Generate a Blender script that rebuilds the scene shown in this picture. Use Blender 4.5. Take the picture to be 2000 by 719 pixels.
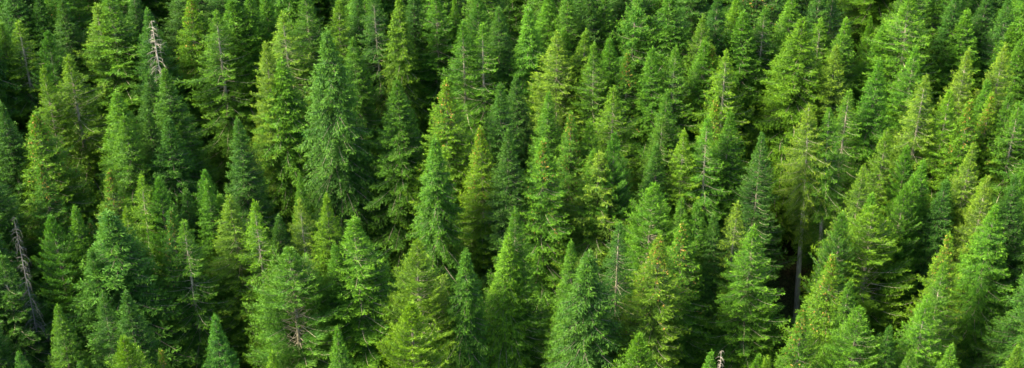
import bpy, math, random
import numpy as np
from mathutils import Vector, Matrix

for _o in list(bpy.data.objects):
    bpy.data.objects.remove(_o)
sc = bpy.context.scene
COL = sc.collection

# ------------------------------------------------------------------ camera
F_PX, CX, CY = 2700.0, 1000.0, 359.5          # focal length and centre in pixels of the 2000x719 photograph
PITCH = math.radians(31.5)
CAM_Z = 92.0
cam_d = bpy.data.cameras.new('camera')
cam = bpy.data.objects.new('camera', cam_d)
COL.objects.link(cam)
cam.location = (0, 0, CAM_Z)
cam.rotation_euler = (math.pi/2 - PITCH, 0, 0)
cam_d.sensor_width = 36.0
cam_d.lens = 36.0*F_PX/2000.0
cam_d.clip_start = 0.5
cam_d.clip_end = 8000
sc.camera = cam

# ------------------------------------------------------------------ sky, sun, exposure
SUN_EL, SUN_AZ = math.radians(43), math.radians(258)   # azimuth: clockwise from +Y, where the sun stands
w = bpy.data.worlds.new('World')
sc.world = w
w.use_nodes = True
nt = w.node_tree
bg = nt.nodes['Background']
sky = nt.nodes.new('ShaderNodeTexSky')
sky.sky_type = 'NISHITA'
sky.sun_disc = False
sky.sun_elevation = SUN_EL
sky.sun_rotation = SUN_AZ
nt.links.new(sky.outputs[0], bg.inputs[0])
bg.inputs[1].default_value = 0.12
sl = bpy.data.lights.new('sun', 'SUN')
sl.energy = 5.0
sl.angle = math.radians(20)
sl.color = (1.0, 0.92, 0.72)
sun = bpy.data.objects.new('sun', sl)
COL.objects.link(sun)
to_sun = Vector((math.sin(SUN_AZ)*math.cos(SUN_EL), math.cos(SUN_AZ)*math.cos(SUN_EL), math.sin(SUN_EL)))
sun.rotation_euler = to_sun.to_track_quat('Z', 'Y').to_euler()
sun.location = to_sun*300
sc.view_settings.view_transform = 'Standard'
sc.view_settings.look = 'None'
sc.view_settings.exposure = 1.98
sc.view_settings.gamma = 1.0
sc.view_settings.use_curve_mapping = False
sc.cycles.use_denoising = True
sc.cycles.max_bounces = 8
sc.cycles.diffuse_bounces = 6
sc.cycles.glossy_bounces = 2
sc.cycles.transmission_bounces = 3
sc.cycles.volume_bounces = 0

# ------------------------------------------------------------------ terrain shape and pixel rays
SLOPE = math.tan(math.radians(15))
def ground_z(x, y):
    yy = np.clip(y, 20.0, 330.0)          # a valley floor below, a crest above
    return (yy-147.0)*SLOPE + 0.9*np.sin(x*0.035+1.0)*np.cos(y*0.03) + 0.35*np.sin(x*0.11+y*0.07)

def ray(px, py):
    dx, dz = (px-CX)/F_PX, -(py-CY)/F_PX
    c, s = math.cos(PITCH), math.sin(PITCH)
    return Vector((dx, c+dz*s, -s+dz*c))

def foot_of(px, py, h):
    """where a tree h metres tall stands whose tip is seen at pixel px, py"""
    d = ray(px, py)
    a, b = 20.0, 900.0
    for _ in range(60):
        m = (a+b)/2
        p = d*m
        if CAM_Z+p.z - ground_z(p.x, p.y) - h > 0: a = m
        else: b = m
    p = d*a
    return p.x, p.y, ground_z(p.x, p.y), a

# ------------------------------------------------------------------ materials
def mat(name):
    m = bpy.data.materials.new(name)
    m.use_nodes = True
    for n in list(m.node_tree.nodes): m.node_tree.nodes.remove(n)
    return m, m.node_tree, m.node_tree.nodes, m.node_tree.links

def foliage_material(name, tipgain, tipcol):
    m, t, N, L = mat(name)
    out = N.new('ShaderNodeOutputMaterial')
    oi = N.new('ShaderNodeObjectInfo')
    at = N.new('ShaderNodeAttribute'); at.attribute_name = 'tip'
    rn = N.new('ShaderNodeAttribute'); rn.attribute_name = 'rnd'
    mix = N.new('ShaderNodeMix'); mix.data_type = 'RGBA'; mix.blend_type = 'MIX'
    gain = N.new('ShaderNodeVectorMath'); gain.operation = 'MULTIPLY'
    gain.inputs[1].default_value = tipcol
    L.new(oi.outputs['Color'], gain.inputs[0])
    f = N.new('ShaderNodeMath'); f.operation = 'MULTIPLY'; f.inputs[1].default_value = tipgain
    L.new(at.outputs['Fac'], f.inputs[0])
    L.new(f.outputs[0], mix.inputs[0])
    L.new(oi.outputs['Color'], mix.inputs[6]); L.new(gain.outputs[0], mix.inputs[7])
    hs = N.new('ShaderNodeHueSaturation')
    mr = N.new('ShaderNodeMapRange'); mr.inputs[3].default_value = 0.72; mr.inputs[4].default_value = 1.28
    L.new(rn.outputs['Fac'], mr.inputs[0]); L.new(mr.outputs[0], hs.inputs['Value'])
    mh = N.new('ShaderNodeMapRange'); mh.inputs[3].default_value = 0.515; mh.inputs[4].default_value = 0.485
    L.new(rn.outputs['Fac'], mh.inputs[0]); L.new(mh.outputs[0], hs.inputs['Hue'])
    L.new(mix.outputs[2], hs.inputs['Color'])
    p = N.new('ShaderNodeBsdfPrincipled'); p.inputs['Roughness'].default_value = 0.55
    p.inputs['Specular IOR Level'].default_value = 0.25
    tr = N.new('ShaderNodeBsdfTranslucent')
    tg = N.new('ShaderNodeVectorMath'); tg.operation = 'MULTIPLY'; tg.inputs[1].default_value = (1.35, 1.3, 0.45)
    L.new(hs.outputs[0], p.inputs['Base Color']); L.new(hs.outputs[0], tg.inputs[0]); L.new(tg.outputs[0], tr.inputs[0])
    ms = N.new('ShaderNodeMixShader'); ms.inputs[0].default_value = 0.28
    L.new(p.outputs[0], ms.inputs[1]); L.new(tr.outputs[0], ms.inputs[2]); L.new(ms.outputs[0], out.inputs[0])
    return m

def bark_material(name, c1, c2, scale):
    m, t, N, L = mat(name)
    out = N.new('ShaderNodeOutputMaterial')
    tc = N.new('ShaderNodeTexCoord')
    mp = N.new('ShaderNodeMapping'); mp.inputs['Scale'].default_value = (scale, scale, scale*0.3)
    ns = N.new('ShaderNodeTexNoise'); ns.inputs['Scale'].default_value = 3; ns.inputs['Detail'].default_value = 6
    cr = N.new('ShaderNodeValToRGB')
    cr.color_ramp.elements[0].position = 0.35; cr.color_ramp.elements[0].color = (*c1, 1)
    cr.color_ramp.elements[1].position = 0.65; cr.color_ramp.elements[1].color = (*c2, 1)
    bp = N.new('ShaderNodeBump'); bp.inputs['Strength'].default_value = 0.6
    p = N.new('ShaderNodeBsdfPrincipled'); p.inputs['Roughness'].default_value = 0.9
    p.inputs['Specular IOR Level'].default_value = 0.1
    L.new(tc.outputs['Object'], mp.inputs[0]); L.new(mp.outputs[0], ns.inputs[0])
    L.new(ns.outputs[0], cr.inputs[0]); L.new(cr.outputs[0], p.inputs['Base Color'])
    L.new(ns.outputs[0], bp.inputs['Height']); L.new(bp.outputs[0], p.inputs['Normal'])
    L.new(p.outputs[0], out.inputs[0])
    return m

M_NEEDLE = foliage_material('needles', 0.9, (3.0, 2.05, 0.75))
M_STEM = bark_material('stem_bark', (0.28, 0.24, 0.18), (0.46, 0.41, 0.32), 2.0)
M_BARK = bark_material('bark', (0.13, 0.10, 0.075), (0.30, 0.25, 0.19), 2.0)
M_PALE = bark_material('pale_bark', (0.20, 0.17, 0.11), (0.37, 0.33, 0.22), 2.0)
M_DEAD = bark_material('dead_wood', (0.24, 0.20, 0.15), (0.43, 0.38, 0.30), 2.0)
M_GREY = bark_material('weathered_dead_wood', (0.085, 0.08, 0.07), (0.16, 0.15, 0.13), 2.0)
M_CONE = bark_material('cone_scales', (0.20, 0.13, 0.03), (0.34, 0.23, 0.05), 5.0)

def ground_material():
    m, t, N, L = mat('forest_floor')
    out = N.new('ShaderNodeOutputMaterial')
    tc = N.new('ShaderNodeTexCoord')
    n1 = N.new('ShaderNodeTexNoise'); n1.inputs['Scale'].default_value = 0.13; n1.inputs['Detail'].default_value = 5
    n2 = N.new('ShaderNodeTexNoise'); n2.inputs['Scale'].default_value = 3.5; n2.inputs['Detail'].default_value = 8
    for n in (n1, n2): L.new(tc.outputs['Object'], n.inputs[0])
    c1 = N.new('ShaderNodeValToRGB')
    e = c1.color_ramp.elements
    e[0].position = 0.42; e[0].color = (0.03, 0.05, 0.014, 1)
    e[1].position = 0.62; e[1].color = (0.075, 0.055, 0.026, 1)
    c2 = N.new('ShaderNodeValToRGB')
    c2.color_ramp.elements[0].position = 0.3; c2.color_ramp.elements[0].color = (0.45, 0.5, 0.45, 1)
    c2.color_ramp.elements[1].position = 0.7; c2.color_ramp.elements[1].color = (1.4, 1.3, 1.2, 1)
    mx = N.new('ShaderNodeMix'); mx.data_type = 'RGBA'; mx.blend_type = 'MULTIPLY'; mx.inputs[0].default_value = 1
    L.new(n1.outputs[0], c1.inputs[0]); L.new(n2.outputs[0], c2.inputs[0])
    L.new(c1.outputs[0], mx.inputs[6]); L.new(c2.outputs[0], mx.inputs[7])
    p = N.new('ShaderNodeBsdfPrincipled'); p.inputs['Roughness'].default_value = 1
    p.inputs['Specular IOR Level'].default_value = 0.1
    bp = N.new('ShaderNodeBump'); bp.inputs['Strength'].default_value = 0.8; bp.inputs['Distance'].default_value = 0.3
    L.new(n2.outputs[0], bp.inputs['Height']); L.new(bp.outputs[0], p.inputs['Normal'])
    L.new(mx.outputs[2], p.inputs['Base Color']); L.new(p.outputs[0], out.inputs[0])
    return m
M_GROUND = ground_material()

# ------------------------------------------------------------------ mesh helpers
def np_mesh(name, verts, faces_flat, sides, mtl, attrs=None, smooth=False):
    """verts (n,3), faces_flat (k*sides)"""
    me = bpy.data.meshes.new(name)
    n, k = len(verts), len(faces_flat)//sides
    me.vertices.add(n); me.vertices.foreach_set('co', np.asarray(verts, np.float32).ravel())
    me.loops.add(k*sides); me.loops.foreach_set('vertex_index', np.asarray(faces_flat, np.int32))
    me.polygons.add(k)
    me.polygons.foreach_set('loop_start', np.arange(0, k*sides, sides, dtype=np.int32))
    me.polygons.foreach_set('loop_total', np.full(k, sides, np.int32))
    me.polygons.foreach_set('use_smooth', np.full(k, smooth, bool))
    for an, av in (attrs or {}).items():
        a = me.attributes.new(an, 'FLOAT', 'FACE')
        a.data.foreach_set('value', np.asarray(av, np.float32))
    me.update(calc_edges=True)
    me.materials.append(mtl)
    return me

def norm(a):
    return a/np.maximum(np.linalg.norm(a, axis=-1, keepdims=True), 1e-6)

class Tubes:
    def __init__(s): s.v = []; s.f = []; s.n = 0
    def add(s, pts, rad, k=5):
        pts = np.asarray(pts, float); m = len(pts)
        d = norm(np.gradient(pts, axis=0))
        ref = np.array([0, 0, 1.0]) if abs(d[0][2]) < 0.8 else np.array([1.0, 0, 0])
        a = norm(np.cross(d, ref)); b = np.cross(d, a)
        th = np.arange(k)*2*math.pi/k
        ring = pts[:, None, :] + np.asarray(rad)[:, None, None]*(np.cos(th)[None, :, None]*a[:, None, :]+np.sin(th)[None, :, None]*b[:, None, :])
        s.v.append(ring.reshape(-1, 3))
        i = np.arange(m-1)[:, None]*k; j = np.arange(k)[None, :]; j2 = (j+1) % k
        q = np.stack([i+j, i+j2, i+k+j2, i+k+j], -1).reshape(-1)
        s.f.append(q+s.n); s.n += m*k
    def mesh(s, name, mtl, smooth=True):
        return np_mesh(name, np.concatenate(s.v), np.concatenate(s.f), 4, mtl, smooth=smooth)

class Kites:
    """small needle sprays: kite-shaped faces"""
    def __init__(s): s.p = []; s.d = []; s.l = []; s.w = []; s.t = []; s.r = []
    def add(s, p, d, l, w, tip, rnd):
        s.p.append(p); s.d.append(d); s.l.append(l); s.w.append(w); s.t.append(tip); s.r.append(rnd)
    def mesh(s, name, mtl, rng):
        p = np.concatenate(s.p); d = norm(np.concatenate(s.d)); l = np.concatenate(s.l)[:, None]; wd = np.concatenate(s.w)[:, None]
        n = norm(np.cross(d, rng.normal(size=d.shape)+np.array([0, 0, 1.2])))
        up = np.cross(n, d)
        mid = p+d*l*0.45
        V = np.stack([p, mid+n*wd*0.5+up*wd*0.15, p+d*l, mid-n*wd*0.5+up*wd*0.15], 1).reshape(-1, 3)
        F = np.arange(len(V), dtype=np.int32)
        return np_mesh(name, V, F, 4, mtl, {'tip': np.concatenate(s.t), 'rnd': np.concatenate(s.r)})

# ------------------------------------------------------------------ conifer prototypes (height 27 m, crown radius 1 x R)
H0 = 27.0
KINDS = {
 # R radius, p/tw outline, zb crown base, dz whorl step, nb boughs per whorl, e0/e1 bough angle at top/low, droop, up (tip lift), bare inner part, den twigs, hang, rag raggedness, gap missing boughs
 'spruce':  dict(R=3.6, p=1.38, tw=0.58, zb=.06, dz=.50, nb=8, e0=0.34, e1=-.05, droop=.32, up=.26, bare=.06, den=1.15, hang=.35, rag=0.1, gap=.03),
 'layered': dict(R=3.9, p=1.38, tw=0.58, zb=.07, dz=.62, nb=8, e0=0.34, e1=.00, droop=.24, up=.32, bare=.16, den=1.1, hang=.22, rag=0.13, gap=.07),
 'sparse':  dict(R=3.4, p=1.38, tw=0.58, zb=.09, dz=.60, nb=7, e0=0.34, e1=-.12, droop=.26, up=.24, bare=0.16, den=1.0, hang=.30, rag=0.26, gap=0.12),
 'column':  dict(R=3.0, p=1.7, tw=0.6, zb=.12, dz=.46, nb=8, e0=0.35, e1=-.30, droop=.45, up=.12, bare=.06, den=1.2, hang=.75, rag=0.13, gap=.04),
 'cone':    dict(R=3.6, p=1.38, tw=0.58, zb=.07, dz=.56, nb=8, e0=0.34, e1=-.06, droop=.25, up=.30, bare=.10, den=1.1, hang=.35, rag=0.12, gap=.06),
 'broad':   dict(R=3.8, p=1.5, tw=0.6, zb=.07, dz=.55, nb=8, e0=0.7, e1=.18, droop=.05, up=.40, bare=.14, den=1.2, hang=.0, rag=0.14, gap=.07),
 'limby':   dict(R=3.8, p=1.7, tw=.50, zb=.07, dz=.60, nb=8, e0=.6, e1=.10, droop=.08, up=.34, bare=.12, den=1.1, hang=.05, rag=.15, gap=.07),
 'pendulous': dict(R=4.2, p=1.4, tw=.50, zb=.10, dz=.80, nb=7, e0=.70, e1=-.28, droop=.30, up=.34, bare=.10, den=1.1, hang=1.0, rag=.26, gap=.10),
 'tall':    dict(R=3.9, p=1.3, tw=0.34, zb=.34, dz=.60, nb=7, e0=.60, e1=-.35, droop=.40, up=.15, bare=.12, den=1.05, hang=.45, rag=.16, gap=.05),
}

def grow(kind, seed):
    K = KINDS[kind]
    rng = np.random.default_rng(seed)
    R = K['R']
    kt, br, cn = Kites(), Tubes(), Kites()
    # trunk: slightly crooked
    ph = rng.uniform(0, 6.28, 4); am = rng.uniform(.02, .10, 2)
    def axis(z):
        z = np.asarray(z, float)
        return np.stack([am[0]*np.sin(z*.22+ph[0])-am[0]*math.sin(ph[0]), am[1]*np.sin(z*.27+ph[1])-am[1]*math.sin(ph[1]), z], -1)
    tr = Tubes()
    zs = np.concatenate([[-1.2, 0, .35, 1.0], np.linspace(2, H0-.15, 22)])
    rad = 0.30*(1-np.clip(zs, 0, H0)/H0)**.85+.018
    if kind == 'tall': rad *= 1.55
    rad[:3] *= [1.75, 1.5, 1.2]
    tr.add(axis(zs), rad, 9)
    lob = rng.uniform(0, 6.28, 4)
    def lobes(a, z):
        return 1+.06*math.sin(2*a+lob[0]+z*.13)+.05*math.sin(3*a+lob[1]-z*.31)+.05*math.sin(a+lob[2]+z*.5)
    z = H0-.25
    wv = rng.uniform(0, 6.28)
    holes = [(rng.uniform(0, 6.28), rng.uniform(.25, .8)*H0, rng.uniform(.5, 1.0)) for _ in range(int(10*K['gap']*5)+2)]
    while z > K['zb']*H0:
        t = 1-z/H0
        ttop = min(t/K['tw'], 1)
        base = R*(1-(1-ttop)**K['p'])
        base *= 1-.25*max(0, (t-.8)/.2)
        if kind == 'tall': base *= 1-.9*min(1, max(0, (t-.26)/.42))
        base += .05
        vigour = 1+.07*math.sin(z*1.3+wv)+rng.normal(0, K['rag']*.35)
        nb = K['nb'] + (0 if t > .08 else -1)
        az0 = rng.uniform(0, 6.28)
        for b in range(nb):
            a = az0+b*2*math.pi/nb+rng.normal(0, .22)
            zz = z+rng.uniform(-.5, .5)*K['dz']
            if rng.random() < (K['gap'] if kind != 'tall' or t < .42 else .55) and t > .06: continue
            Lb = base*vigour*lobes(a, z)*(1+rng.normal(0, K['rag']))
            for ha, hz, hs in holes:
                da = abs((a-ha+math.pi) % (2*math.pi)-math.pi)
                if da < .45*hs and abs(z-hz) < 1.1*hs: Lb *= .45
            lo_b, thick = K['bare'], 1.0
            if kind == 'limby' and .20 < t < .42: lo_b, thick = .36, .8
            if kind in ('sparse', 'limby'):
                side_ = abs((a+math.pi/2+math.pi) % (2*math.pi)-math.pi)      # the thinned side faces -Y
                if kind == 'sparse' and side_ < .6 and .05 < t < .36:
                    if rng.random() < .5: continue
                    lo_b = .38
                if kind == 'limby' and side_ > 1.9: lo_b = .3
            Lb = float(np.clip(Lb, .15, R*1.5))
            e = K['e0']+(K['e1']-K['e0'])*min(1, t/.6)**.7+rng.normal(0, .09)
            s = np.linspace(0, 1, 8)
            hr = Lb*s
            zo = Lb*(math.tan(min(e, 1.1))*s*.9 - K['droop']*s**1.6*(.4+t) + K['up']*s**3.2*.8)
            if t < .1: hr = hr*.8
            bend = rng.normal(0, .10)
            aa = a+bend*s**2
            o = axis(zz)
            P = np.stack([o[0]+np.cos(aa)*hr, o[1]+np.sin(aa)*hr, o[2]+zo], -1)
            rb = (.014+.017*min(Lb, 4)/2)*(1-s*.88)*thick
            br.add(P, rb, 3)
            # secondary twigs, herring-bone
            step = .15/K['den']
            nt_ = max(3, int(Lb/step))
            st = np.clip((np.arange(nt_)+rng.uniform(0, 1, nt_))/nt_, 0, 1)
            lo = lo_b*min(1, Lb/2.2)
            st = lo+(1-lo)*st
            idx = st*7; i0 = np.clip(idx.astype(int), 0, 6); fr = (idx-i0)[:, None]
            tp = P[i0]*(1-fr)+P[i0+1]*fr
            td = norm(P[i0+1]-P[i0])
            side = np.where(np.arange(nt_) % 2 == 0, 1., -1.)[:, None]
            hv = norm(np.cross(td, [0, 0, 1.0]))*side
            tl = np.minimum(.18+.42*Lb*(1-st)**.8*(.35+.65*st), 1.0)*rng.uniform(.6, 1.25, nt_)
            fwd = rng.uniform(.55, 1.0, nt_)[:, None]
            dr = norm(td*fwd+hv+np.array([0, 0, 1.])*rng.normal(-.08-.5*K['hang']*(.3+t), .18, (nt_, 1)))
            crnd = np.clip(.5+rng.normal(0, .10)+rng.normal(0, .08, nt_), 0, 1)
            for j in range(6):
                keep = tl > j*.2+.03
                if not keep.any(): break
                u = (j*.2+rng.uniform(0, .1, keep.sum()))[:, None]
                pj = tp[keep]+dr[keep]*u-np.array([0, 0, 1.])*(K['hang']*.35*u**1.5)
                frac = np.clip((j+1)*.2/tl[keep], 0, 1)
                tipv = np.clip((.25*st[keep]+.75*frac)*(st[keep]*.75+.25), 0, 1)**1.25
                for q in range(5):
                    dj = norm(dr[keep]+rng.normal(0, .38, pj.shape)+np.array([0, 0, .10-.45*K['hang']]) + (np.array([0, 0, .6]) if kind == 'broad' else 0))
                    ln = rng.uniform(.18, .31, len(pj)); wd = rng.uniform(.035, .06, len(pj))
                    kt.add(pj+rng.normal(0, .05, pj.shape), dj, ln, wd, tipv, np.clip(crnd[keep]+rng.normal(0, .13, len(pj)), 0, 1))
            # hanging curtains under the branch
            if K['hang'] > .3 and Lb > .9:
                m = int(Lb*9*K['hang'])
                sh = rng.uniform(.2, 1, m); idx = sh*7; i0 = np.clip(idx.astype(int), 0, 6); fr = (idx-i0)[:, None]
                hp = P[i0]*(1-fr)+P[i0+1]*fr+np.stack([rng.normal(0, .12, m), rng.normal(0, .12, m), np.zeros(m)], -1)
                hl = rng.uniform(.15, .75, m)*K['hang']
                for j in range(4):
                    k = hl > j*.17
                    if not k.any(): break
                    pj = hp[k]-np.array([0, 0, 1.])*(j*.17)
                    dj = norm(rng.normal(0, .30, pj.shape)+np.array([0, 0, -1.]))
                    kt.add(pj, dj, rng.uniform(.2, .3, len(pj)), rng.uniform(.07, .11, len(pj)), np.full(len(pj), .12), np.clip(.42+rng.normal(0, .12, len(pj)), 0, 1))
            # tip shoot
            m = 5
            pj = np.repeat(P[-1][None], m, 0)+rng.normal(0, .05, (m, 3))
            dj = norm(norm(P[-1]-P[-2])+rng.normal(0, .45, (m, 3))+np.array([0, 0, .3 if K['hang'] < .6 else -.1]))
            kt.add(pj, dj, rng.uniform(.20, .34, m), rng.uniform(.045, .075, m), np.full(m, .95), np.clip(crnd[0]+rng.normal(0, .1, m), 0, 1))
            # cones hang from the upper tips
            if kind == 'cone' and t < .42 and rng.random() < .6*(1-t*1.6):
                m = rng.integers(2, 6)
                sh = rng.uniform(.45, 1, m); i0 = np.clip((sh*7).astype(int), 0, 6)
                cp = P[i0]+rng.normal(0, .12, (m, 3))+np.array([0, 0, .02])
                cn.add(np.repeat(cp, 3, 0), norm(np.array([0, 0, -1.])+rng.normal(0, .35, (m*3, 3))), rng.uniform(.15, .24, m*3), rng.uniform(.09, .13, m*3), np.zeros(m*3), np.zeros(m*3))
        z -= .80*K['dz']*(.55 if t < .1 else .8 if t < .3 else 1)*rng.uniform(.8, 1.2)
    # leader
    m = 70
    zz = H0+.3-rng.uniform(0, 2.0, m)
    pj = axis(zz); an = rng.uniform(0, 6.28, m)
    dj = norm(np.stack([np.cos(an), np.sin(an), rng.uniform(.5, 1.6, m)], -1))
    kt.add(pj, dj, rng.uniform(.2, .34, m), rng.uniform(.05, .08, m), np.full(m, .9), np.clip(.55+rng.normal(0, .1, m), 0, 1))
    br.add(axis(zs[3:-1]), rad[3:-1]*.5, 3)          # the boughs' common core, inside the trunk
    pale = kind in ('sparse', 'layered', 'tall', 'limby')
    out = {'trunk': tr.mesh('trunk', M_STEM if kind == 'tall' else M_PALE if pale else M_BARK),
           'branches': br.mesh('branches', M_PALE if pale else M_BARK, False),
           'crown': kt.mesh('crown', M_NEEDLE, rng)}
    if cn.p: out['cones'] = cn.mesh('cones', M_CONE, rng)
    return out

def grow_dead(seed, grey):
    rng = np.random.default_rng(seed)
    m = M_GREY if grey else M_DEAD
    tr, br = Tubes(), Tubes()
    zs = np.concatenate([[-1.0, 0, .3], np.linspace(1, 24.5, 20)])
    rad = .34*(1-np.clip(zs, 0, 24.5)/26)**.8
    ax = lambda z: np.stack([.12*np.sin(np.asarray(z)*.2), .1*np.cos(np.asarray(z)*.23), np.asarray(z)], -1)
    tr.add(ax(zs), rad, 8)
    z = 24.3
    br.add(ax(zs[3:-1]), rad[3:-1]*.5, 3)
    while z > 5:
        t = 1-z/24.5
        L0 = (.6+3.0*min(1, t*2.0))*(1 if t < .75 else .6)
        for b in range(rng.integers(4, 7)):
            a = rng.uniform(0, 6.28); Lb = L0*rng.uniform(.45, 1.15); s = np.linspace(0, 1, 7)
            if rng.random() < .15: Lb *= .3
            zo = Lb*(.25*s-(.30+.75*t)*s**1.8)
            aa = a+rng.normal(0, .25)*s
            o = ax(z+rng.uniform(-.2, .2))
            P = np.stack([o[0]+np.cos(aa)*Lb*s*.93, o[1]+np.sin(aa)*Lb*s*.93, o[2]+zo], -1)
            br.add(P, (.020+.014*Lb/2)*(1-.75*s), 4)
            for k in range(int(Lb*5)):
                i = rng.integers(2, 6); q = P[i]+(P[i+1]-P[i])*rng.random()
                d = norm(P[i+1]-P[i])+rng.normal(0, .55, 3)+np.array([0, 0, -.45])
                l = rng.uniform(.15, .5)
                br.add(np.stack([q, q+d*l*.5, q+d*l+np.array([0, 0, -.1*l])]), [.012, .010, .006], 3)
        z -= rng.uniform(.38, .6)
    return {'trunk': tr.mesh('trunk', m), 'branches': br.mesh('branches', m, False)}

PROTO = {}
NSEED = {'spruce': 7, 'layered': 6, 'sparse': 4, 'column': 4, 'cone': 4, 'broad': 3, 'pendulous': 1, 'tall': 2, 'limby': 3}
for k, n in NSEED.items():
    PROTO[k] = [grow(k, 100*i+sum(map(ord, k))) for i in range(n)]
PROTO['dead'] = [grow_dead(5, False)]
PROTO['grey'] = [grow_dead(9, True)]

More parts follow.
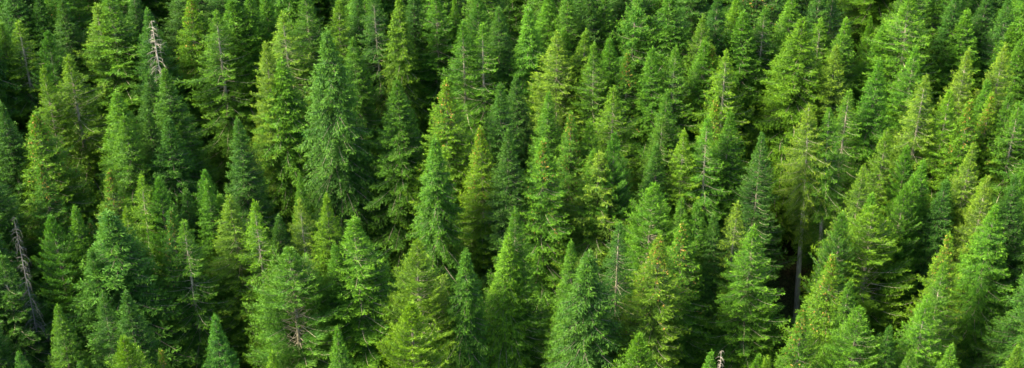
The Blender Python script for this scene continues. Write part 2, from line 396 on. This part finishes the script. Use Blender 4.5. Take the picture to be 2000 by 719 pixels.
# ------------------------------------------------------------------ the trees: tip pixel x, y, crown width in pixels, kind, tint, [height m], [label]
TREES = '''
10 -40 80 spruce D
30 -62 75 spruce D
75 -14 60 spruce D
124 -8 62 spruce D
0 44 60 spruce L
38 42 92 sparse Y |*bushy pale spruce in the upper left corner=bushy yellow-green spruce with pale upper trunk in the upper left corner
92 64 58 broad T
186 12 86 sparse P
210 -2 125 layered L |*great pale spruce left of the snag=great broad pale spruce left of the upright pale snag
258 -20 62 spruce D
303 33 62 dead P 28 |*pale dead snag=pale dead leafless snag standing upright among green spruces
289 18 66 spruce D
357 -12 82 cone Y |*yellow spruce behind the snag=tall yellowish spruce directly right of the pale dead snag
415 25 96 sparse L
452 -6 120 spruce L |*great spruce right of the snag=great broad fresh green spruce second to the right of the snag
132 110 96 sparse Y |*pale-trunked spruce below left of the snag=bright spruce with long pale bare trunk below the upper left corner
88 135 66 layered Y
229 184 88 spruce L
242 222 84 spruce L
283 219 52 spruce D
322 236 90 spruce D |*dark narrow cone below the snag=dark narrow conical spruce standing below the pale snag
291 146 50 spruce D
328 138 80 spruce G
-2 205 84 spruce D
67 222 110 cone O |*brown-tipped spruce by the left edge=brown-tipped cone-laden spruce near the left edge a third down
77 318 84 cone G
206 332 60 cone O
265 347 60 sparse Y 27
402 335 48 broad T
468 236 50 spruce D
486 -15 60 spruce G
552 28 92 sparse P |*pale spruce behind the bright column=pale layered spruce rising behind the bright columnar spruce
524 84 80 layered P
544 117 100 column L |*bright columnar spruce=bright green columnar spruce with drooping boughs left of the taller column
520 -12 55 spruce G
598 -12 82 layered G
650 2 74 layered Y
642 62 96 column T 33 |*tall bluish columnar spruce=tall bluish columnar spruce with its pale trunk foot showing
696 -12 56 spruce D
691 74 50 spruce G
735 -15 68 sparse D
773 -2 66 column Y |*slim bright column near the upper edge=slim bright yellow-green columnar spruce touching the upper edge
809 -20 58 spruce D
855 -8 100 layered L |*great layered spruce near the upper edge=great layered bright spruce at the upper edge left of centre
893 -2 44 spruce L
933 -6 54 broad T
912 49 50 sparse G
951 51 58 sparse L
977 16 50 spruce D
781 152 84 spruce G |*dense dome-sided spruce=dense mid-green conical spruce in front of the slim bright column
868 160 92 cone Y |*orange-coned spruce=spruce with orange cones on every tip above centre
843 267 92 column G |*dense green spruce below the orange-coned one=dense deep green spruce just below the orange-coned one
943 252 76 cone Y |*ragged yellow spruce at centre=ragged yellow-tipped spruce standing free at the centre
588 337 44 spruce L
977 163 62 spruce D
1006 150 60 spruce D
1037 14 78 column L |*tall bright spruce right of centre top=tall bright green spruce near the upper edge just right of centre
1088 68 100 layered P |*pale layered spruce=pale almost whitish layered spruce below the upper edge right of centre
1107 56 48 spruce L
1140 62 50 spruce O
1160 84 66 layered L
1200 76 62 spruce L
1104 -18 76 spruce G
1071 -14 60 spruce L
1150 -12 70 spruce D
1186 -6 60 spruce G
1237 -6 90 pendulous L 28 |*drooping spruce at the upper edge=fresh green drooping spruce cut by upper edge right of centre
1310 -20 105 spruce G
1371 31 66 layered O
1402 -14 70 spruce D
1443 0 40 spruce Y
1454 21 84 spruce L |*bright-topped dark spruce=large spruce with bright top and dark flanks near the upper edge
1486 13 60 sparse G
1225 107 60 cone G
1271 94 58 spruce G
1315 92 62 layered G
1375 80 52 spruce L
1392 97 56 cone Y
1420 98 64 sparse Y
1201 172 88 sparse Y |*flat-boughed yellow spruce=yellow-green spruce with flat separate boughs above the pale whorled one
1068 184 72 spruce G
1116 221 72 cone G
1158 236 56 spruce L
1207 263 72 broad T
1302 183 68 layered G
1297 232 50 sparse G
1397 193 68 cone Y
1382 231 68 sparse L
1425 212 76 spruce L
1333 254 70 layered Y
1284 291 56 spruce D
1055 272 104 cone L |*cone-topped spruce at centre=broad green spruce with cones on its top just right of centre
1153 290 50 spruce L
1170 302 104 pendulous P 26 |*pale whorled spruce=pale spruce with long separate sweeping boughs right of centre
1490 263 66 layered D
990 256 62 spruce D
1547 -12 76 spruce L
1562 36 112 spruce Y 29 |*brightest yellow spruce=brightest yellow-green spruce reaching almost to the upper edge
1604 40 42 sparse Y
1650 40 60 spruce L
1612 -30 76 spruce D
1622 -18 70 sparse D
1637 92 66 spruce P
1668 174 60 sparse L
1714 113 70 spruce G |*smooth dark cone right of the yellow spruce=smooth dense dark-sided conical spruce right of the brightest spruce
1730 52 56 spruce L
1712 34 40 broad L 24 |small fresh green fir at the grassy opening near the upper right
1787 -12 116 layered L 30 |*huge spruce at the upper right=huge broad pale-green spruce cut by the upper edge at the right
1754 -18 50 sparse G
1835 -18 60 spruce G
1862 -12 70 spruce D
1897 28 92 spruce L |*broad slanting spruce at the upper right=broad bright spruce with even slanting side in upper right corner
1933 -14 64 spruce D
1976 -6 70 spruce D
1971 50 50 spruce L
1961 87 62 layered P
1996 76 50 spruce G
1794 94 72 layered L
1804 149 84 sparse P |*white-trunked spruce=spruce with a long white bare upper trunk on the right
1892 100 70 layered P
1858 174 66 layered Y
1897 199 62 cone Y
1926 160 50 spruce G
1938 184 64 cone Y
1974 184 56 spruce G
1580 206 70 tall P 28.5 |*pale-topped bare-stemmed spruce=tall spruce whose long bare lower stem shows down to its foot
1621 212 66 tall L 28 |*spruce beside the bare-stemmed one=second tall spruce with bare lower stem, standing right behind the other
1737 260 68 layered O
1781 286 60 broad G
1809 315 62 spruce L
1902 282 78 layered P |*pale open spruce near the right edge=pale open-boughed spruce near the right edge two fifths down
1928 347 50 spruce Y
1994 204 56 sparse G
1992 338 56 spruce L
1851 352 48 spruce G
1686 327 68 layered P
103 420 86 broad T |*bluish bushy fir at the left=bluish green bushy fir right of the grey snag
136 407 66 spruce G
12 420 50 grey D 31 |*grey leaning snag=thin grey dead snag leaning at the left edge
242 407 72 layered Y
216 412 155 spruce T 29 |*big deep-green spruce at the left=big deep green spruce in front of small yellow one
178 433 56 cone D
176 487 56 spruce D
330 410 66 cone D
309 354 52 broad T
366 375 48 spruce D
409 358 50 spruce L
435 381 48 spruce L
466 380 112 layered P |*big pale spruce at lower left=big pale spruce with open boughs left of the fir with bare limbs
363 434 86 sparse G |*thin spruce with grey trunk=thin spruce with pale bare trunk at lower left
494 392 64 sparse Y
-6 503 110 layered D |*shaded spruce at the left edge=shaded dark spruce at the lower left edge
111 598 70 spruce G
201 570 76 layered D
247 565 90 spruce D
420 616 42 spruce T
39 696 34 spruce D
240 662 120 broad Y 28 |*bright yellow bush-topped fir at the lower edge=bright yellow-green round-topped fir on the lower edge at the left
309 686 50 cone O
152 709 44 spruce D
590 399 62 sparse P 27 |*whitish half-bare spruce=whitish half-bare thin spruce behind the fir with bare limbs
632 375 76 spruce Y |*bright spruce below the tall column=bright yellow-green spruce below the tall bluish column
557 484 122 limby G |*bluish fir with bare limbs=green fir with bare limbs showing through its middle
696 433 132 layered L |*great layered spruce at lower centre=great pale layered conical spruce at lower left of centre
539 420 48 spruce D
809 485 100 limby O |*olive spruce=olive brown-tipped conical spruce behind the small bright one
801 598 110 broad Y 28 |*small bright fir on the lower edge=bright yellow-green bushy fir on the lower edge left of centre
657 645 76 spruce G
523 684 40 spruce Y
907 492 80 column G
984 461 84 column Y |*yellow columnar spruce=yellow-green columnar spruce below the centre
1005 416 86 layered G
662 480 48 spruce G
1268 359 88 limby L |*bright domed spruce=bright spruce with domed top and pale inner limbs
1325 390 50 spruce G
1366 395 54 spruce G
1392 421 44 spruce D
1430 393 80 sparse P |*pale thin spruce at lower right of centre=pale thin spruce with visible trunk behind a big bright one
1472 449 96 layered L |*big bright spruce left of the grassy clearing=big bright spruce at the left rim of the dark clearing
1214 436 62 sparse D
1284 457 94 cone O |*orange-tipped open spruce=open spruce with orange-yellow tips in the lower half
1330 434 84 cone L
1122 478 62 spruce L
1155 490 124 column T |*great bluish spruce at lower centre=great broad bluish green spruce right of lower centre
1250 658 110 broad L 27
1412 678 44 dead P 27 |*small pale dead tree at the lower edge=small pale dead tree poking up at the lower edge
1381 688 42 spruce G
1474 694 58 broad L
1699 379 60 spruce L
1652 412 62 broad T |*bluish fir right of the clearing=bluish green bushy fir just right of the dark clearing
1709 408 124 limby Y |*big open spruce with bare limbs=big open yellow-green spruce with long bare limbs at the lower right
1766 361 72 broad G
1794 346 66 spruce L
1848 356 56 spruce D
1946 405 96 spruce L
1926 348 84 layered P |*layered spruce with pale whorls=pale yellow layered spruce near the right edge at mid height
1866 461 74 cone Y |*orange-tipped spruce near the right edge=orange-tipped spruce in front of dark gap near right edge
1848 509 72 layered L
1812 583 100 layered L
1637 503 98 cone Y |*yellow-topped spruce at the clearing=yellow-topped spruce at the right rim of the dark clearing
1668 549 58 spruce G
1686 606 100 limby L 27 |*small pale-limbed spruce=pale-limbed conical spruce on the lower edge at the right
1575 606 70 cone L
1858 671 48 spruce G
1730 641 48 spruce D
1990 679 48 spruce O
1508 706 30 spruce Y
1985 345 70 spruce D
1773 681 44 spruce G
'''
TINT = {'Y': (.053, .145, .011), 'G': (.034, .115, .013), 'D': (.024, .088, .015), 'T': (.029, .106, .018), 'P': (.064, .148, .020), 'O': (.045, .122, .012), 'L': (.040, .131, .013)}
TINTW = {'Y': 'bright yellow-green', 'G': 'mid-green', 'D': 'dark green', 'T': 'bluish green', 'P': 'pale green', 'O': 'olive brown-tipped', 'L': 'fresh green'}
KINDW = {'spruce': 'dense spruce', 'layered': 'layered spruce', 'sparse': 'thin spruce', 'column': 'columnar drooping spruce', 'cone': 'cone-laden spruce',
         'broad': 'bushy fir', 'pendulous': 'drooping spruce', 'limby': 'bare-limbed fir', 'tall': 'bare-stemmed spruce', 'dead': 'dead spruce', 'grey': 'dead spruce'}
CATW = {'limby': 'fir tree', 'broad': 'fir tree', 'dead': 'dead tree', 'grey': 'dead tree'}
GROUPW = {'limby': 'firs with bare middle limbs', 'spruce': 'dense spruces of the forest', 'layered': 'layered spruces with pale limbs', 'sparse': 'thin spruces with pale trunks', 'column': 'columnar spruces of the forest',
          'cone': 'cone-laden spruces of the forest', 'broad': 'bushy firs of the forest', 'dead': 'dead spruces', 'grey': 'dead spruces', 'tall': 'tall spruces with bare lower stems', 'pendulous': None}

rnd = random.Random(11)
count = {}
placed = []
def plant(px, py, wpx, kind, tint, h, label, group=None):
    if kind in ('broad', 'limby', 'dead'): nm = 'dead_tree' if kind == 'dead' else 'fir_tree'
    elif kind == 'grey': nm = 'dead_tree'
    else: nm = 'spruce_tree'
    x, y, z, dist = foot_of(px, py, h)
    i = count.get(kind, 0); count[kind] = i+1
    parts = PROTO[kind][i % len(PROTO[kind])]
    e = bpy.data.objects.new(nm, None); COL.objects.link(e)
    e.empty_display_size = 2
    wm = wpx/F_PX*dist
    hs = h/(24.5 if kind in ('dead', 'grey') else H0)
    R = KINDS[kind]['R'] if kind in KINDS else 3.5
    sxy = wm/(2*R)*(1.45 if kind in ('tall', 'column', 'dead', 'grey') else 1.66)
    e.location = (x, y, z-.05)
    e.scale = (sxy, sxy*rnd.uniform(.88, 1.1), hs)
    e.rotation_euler = (rnd.gauss(0, .012), rnd.gauss(0, .012), rnd.gauss(0, .35) if kind in ('sparse', 'limby') else rnd.uniform(0, 6.28))
    c = TINT[tint]; v = rnd.uniform(.88, 1.13); hh = rnd.uniform(.93, 1.07)
    for pn, me in parts.items():
        o = bpy.data.objects.new(pn, me); COL.objects.link(o); o.parent = e
        o.color = (c[0]*v*hh, c[1]*v, c[2]*v*rnd.uniform(.9, 1.1), 1)
        if pn == 'cones': o['kind'] = 'stuff'
    if kind == 'tall':          # this one leans a little to the left
        e.location.x += 1.7; e.rotation_euler = (0, -1.7/h, 0)
    e['category'] = CATW.get(kind, 'spruce tree')
    e['label'] = label
    g = group or GROUPW[kind]
    if g: e['group'] = g
    placed.append((x, y))
    return e

rows = []
for ln in TREES.strip().splitlines():
    if not ln.strip() or ln.startswith('#'): continue
    head, _, lab = ln.partition('|')
    f = head.split()
    px, py, wp = float(f[0]), float(f[1]), float(f[2])
    kind, tint = f[3], f[4]
    h = float(f[5]) if len(f) > 5 else None
    rows.append([px, py, wp, kind, tint, h, lab.strip()])
used = set()
marks = []
for r in rows:
    if r[6].startswith('*'):
        name, _, full = r[6][1:].partition('=')
        marks.append((r[0], r[1], name.strip())); r[6] = full.strip()
        used.add(r[6])
def size_word(wp):
    return 'small ' if wp < 48 else 'slim ' if wp < 62 else 'broad ' if wp > 98 else ''
for r in rows:
    px, py, wp, kind, tint, h, lab = r
    if not lab:
        look = size_word(wp)+TINTW[tint]+' '+KINDW[kind]
        best = None
        for mx_, my_, mn in marks:
            dx, dy = px-mx_, py-my_
            d = math.hypot(dx, dy)
            if 12 < d < 95 and (best is None or d < best[0]):
                if abs(dx) > 1.8*abs(dy): w_ = 'just right of' if dx > 0 else 'just left of'
                elif abs(dy) > 1.8*abs(dx): w_ = 'just below' if dy > 0 else 'just above'
                else: w_ = ('lower' if dy > 0 else 'upper')+(' right of' if dx > 0 else ' left of')
                cand = (d, f'{look}, tip {w_} the {mn}')
                if cand[1] not in used and len(cand[1].split()) <= 16: best = cand
        if best: lab = best[1]
        else:
            X, Y = round(px/20), round(py/7.19)
            if py < 0: lab = f'{look} cut off by the upper edge, {X} percent across'
            else: lab = f'{look}, tip {X} percent across and {Y} percent down'
        if lab in used:
            lab = f'{look}, tip {px/20:.1f} percent across and {py/7.19:.1f} percent down'
        used.add(lab)
    if h is None:
        h = (27.2 if wp > 60 else 26 if wp > 48 else 25)+rnd.uniform(-1, 1.2)
    plant(px, py, wp if kind in ('dead', 'grey') or lab.startswith('small fresh') else max(wp, 74), kind, tint, h, lab)

# trees whose tops stand above the frame: their lower crowns close the forest between the nearer tops
k = 0
for ry in (-75, -150, -240, -340):
    for i in range(17):
        px = -60+i*130+rnd.uniform(-38, 38)+(65 if k % 2 else 0)
        py = ry+rnd.uniform(-25, 25)
        if 1632 < px < 1742: continue      # the grassy opening
        kd = rnd.choice(['spruce', 'spruce', 'column', 'layered', 'cone'])
        tn = rnd.choice(['G', 'D', 'G', 'D', 'L'])
        plant(px, py, rnd.uniform(80, 105), kd, tn, rnd.uniform(25, 29),
              f'{TINTW[tn]} {KINDW[kd]} glimpsed behind the upper edge treetops, {px/20:.1f} percent across' if ry > -300 else 'shaded spruce deep in the forest behind the upper edge',
              'spruces filling the forest behind the uppermost treetops')
    k += 1
# trees just past the sides, some boughs of which reach into view
for sx in (-1, 1):
    for j in range(8):
        px = (-70 if sx < 0 else 2070)+rnd.uniform(-22, 22)
        plant(px, 20+j*95+rnd.uniform(-20, 20), rnd.uniform(110, 135), rnd.choice(['spruce', 'column']), 'D', rnd.uniform(26, 29),
              'dark spruce past the left edge, only bough tips reaching in' if sx < 0 else 'dark spruce past the right edge, only bough tips reaching in',
              'spruces just past the left edge' if sx < 0 else 'spruces just past the right edge')

# ------------------------------------------------------------------ ground sheet
nx, ny = 161, 161
xs = np.concatenate([np.linspace(-2500, -160, 20, endpoint=False), np.linspace(-160, 160, 121), np.linspace(160, 2500, 21)[1:]])
ys = np.concatenate([np.linspace(-600, 30, 10, endpoint=False), np.linspace(30, 330, 121), np.linspace(330, 3500, 31)[1:]])
gx, gy = np.meshgrid(xs, ys)
gz = ground_z(gx, gy)
V = np.stack([gx, gy, gz], -1).reshape(-1, 3)
a_, b_ = len(xs), len(ys)
i = np.arange(b_-1)[:, None]*a_; j = np.arange(a_-1)[None, :]
Fq = np.stack([i+j, i+j+1, i+a_+j+1, i+a_+j], -1).reshape(-1)
g = bpy.data.objects.new('ground', np_mesh('ground', V, Fq, 4, M_GROUND, smooth=True))
g['kind'] = 'structure'
COL.objects.link(g)

# ------------------------------------------------------------------ low grass on the forest floor
rng = np.random.default_rng(3)
n = 260000
X = rng.uniform(-95, 95, n); Y = rng.uniform(85, 235, n)
pat = np.sin(X*.21+1)+np.sin(Y*.19+X*.07)+.6*np.sin(X*.6+Y*.5)
kp = pat > -1.3
X, Y = X[kp], Y[kp]; n = len(X)
Z = (Y-147)*SLOPE + .9*np.sin(X*.035+1)*np.cos(Y*.03)+.35*np.sin(X*.11+Y*.07)
kt = Kites()
d = norm(rng.normal(0, .45, (n, 3))+np.array([0, 0, 1.]))
kt.add(np.stack([X, Y, Z-.03], -1), d, rng.uniform(.2, .55, n), rng.uniform(.06, .16, n), rng.uniform(0, .8, n), rng.uniform(0, 1, n))
gr = bpy.data.objects.new('grass', kt.mesh('grass', M_NEEDLE, rng))
gr.color = (.040, .080, .016, 1)
gr['kind'] = 'stuff'; gr['label'] = 'rough grass on the forest floor seen between the trunks'; gr['category'] = 'grass'
COL.objects.link(gr)

# ------------------------------------------------------------------ rusty shrub beside the grassy opening
def ground_at(px, py):
    x, y, z, _ = foot_of(px, py, 0); return x, y, z
def shrub(px, py, r, col, label):
    x, y, z = ground_at(px, py)
    rg = np.random.default_rng(int(px))
    tb, kk = Tubes(), Kites()
    for s in range(14):
        a = rg.uniform(0, 6.28); l = r*rg.uniform(.7, 1.2); e = rg.uniform(.35, 1.4)
        s_ = np.linspace(0, 1, 6)
        P = np.stack([np.cos(a)*math.cos(e)*l*s_, np.sin(a)*math.cos(e)*l*s_, math.sin(e)*l*s_+.12*s_**2], -1)
        tb.add(P, .03*(1-.8*s_), 4)
        m = 110
        u = rg.uniform(.25, 1, m); q = P[0]+(P[-1]-P[0])*u[:, None]+rg.normal(0, .16, (m, 3))
        kk.add(q, norm(rg.normal(0, 1, (m, 3))+np.array([0, 0, .6])), rg.uniform(.12, .22, m), rg.uniform(.07, .12, m), rg.uniform(0, .6, m), rg.uniform(0, 1, m))
    e_ = bpy.data.objects.new('shrub', None); COL.objects.link(e_); e_.location = (x, y, z)
    st = bpy.data.objects.new('stems', tb.mesh('stems', M_BARK)); st.parent = e_; COL.objects.link(st)
    lf = bpy.data.objects.new('leaves', kk.mesh('leaves', M_NEEDLE, rg)); lf.parent = e_; lf.color = col; COL.objects.link(lf)
    e_['category'] = 'shrub'; e_['label'] = label
shrub(1684, 86, 2.2, (.30, .10, .02, 1), 'rusty orange shrub below the grassy opening at the upper edge')
shrub(737, 292, 1.9, (.16, .13, .03, 1), 'yellowish shrub in the dark gap behind the tall columnar spruce')
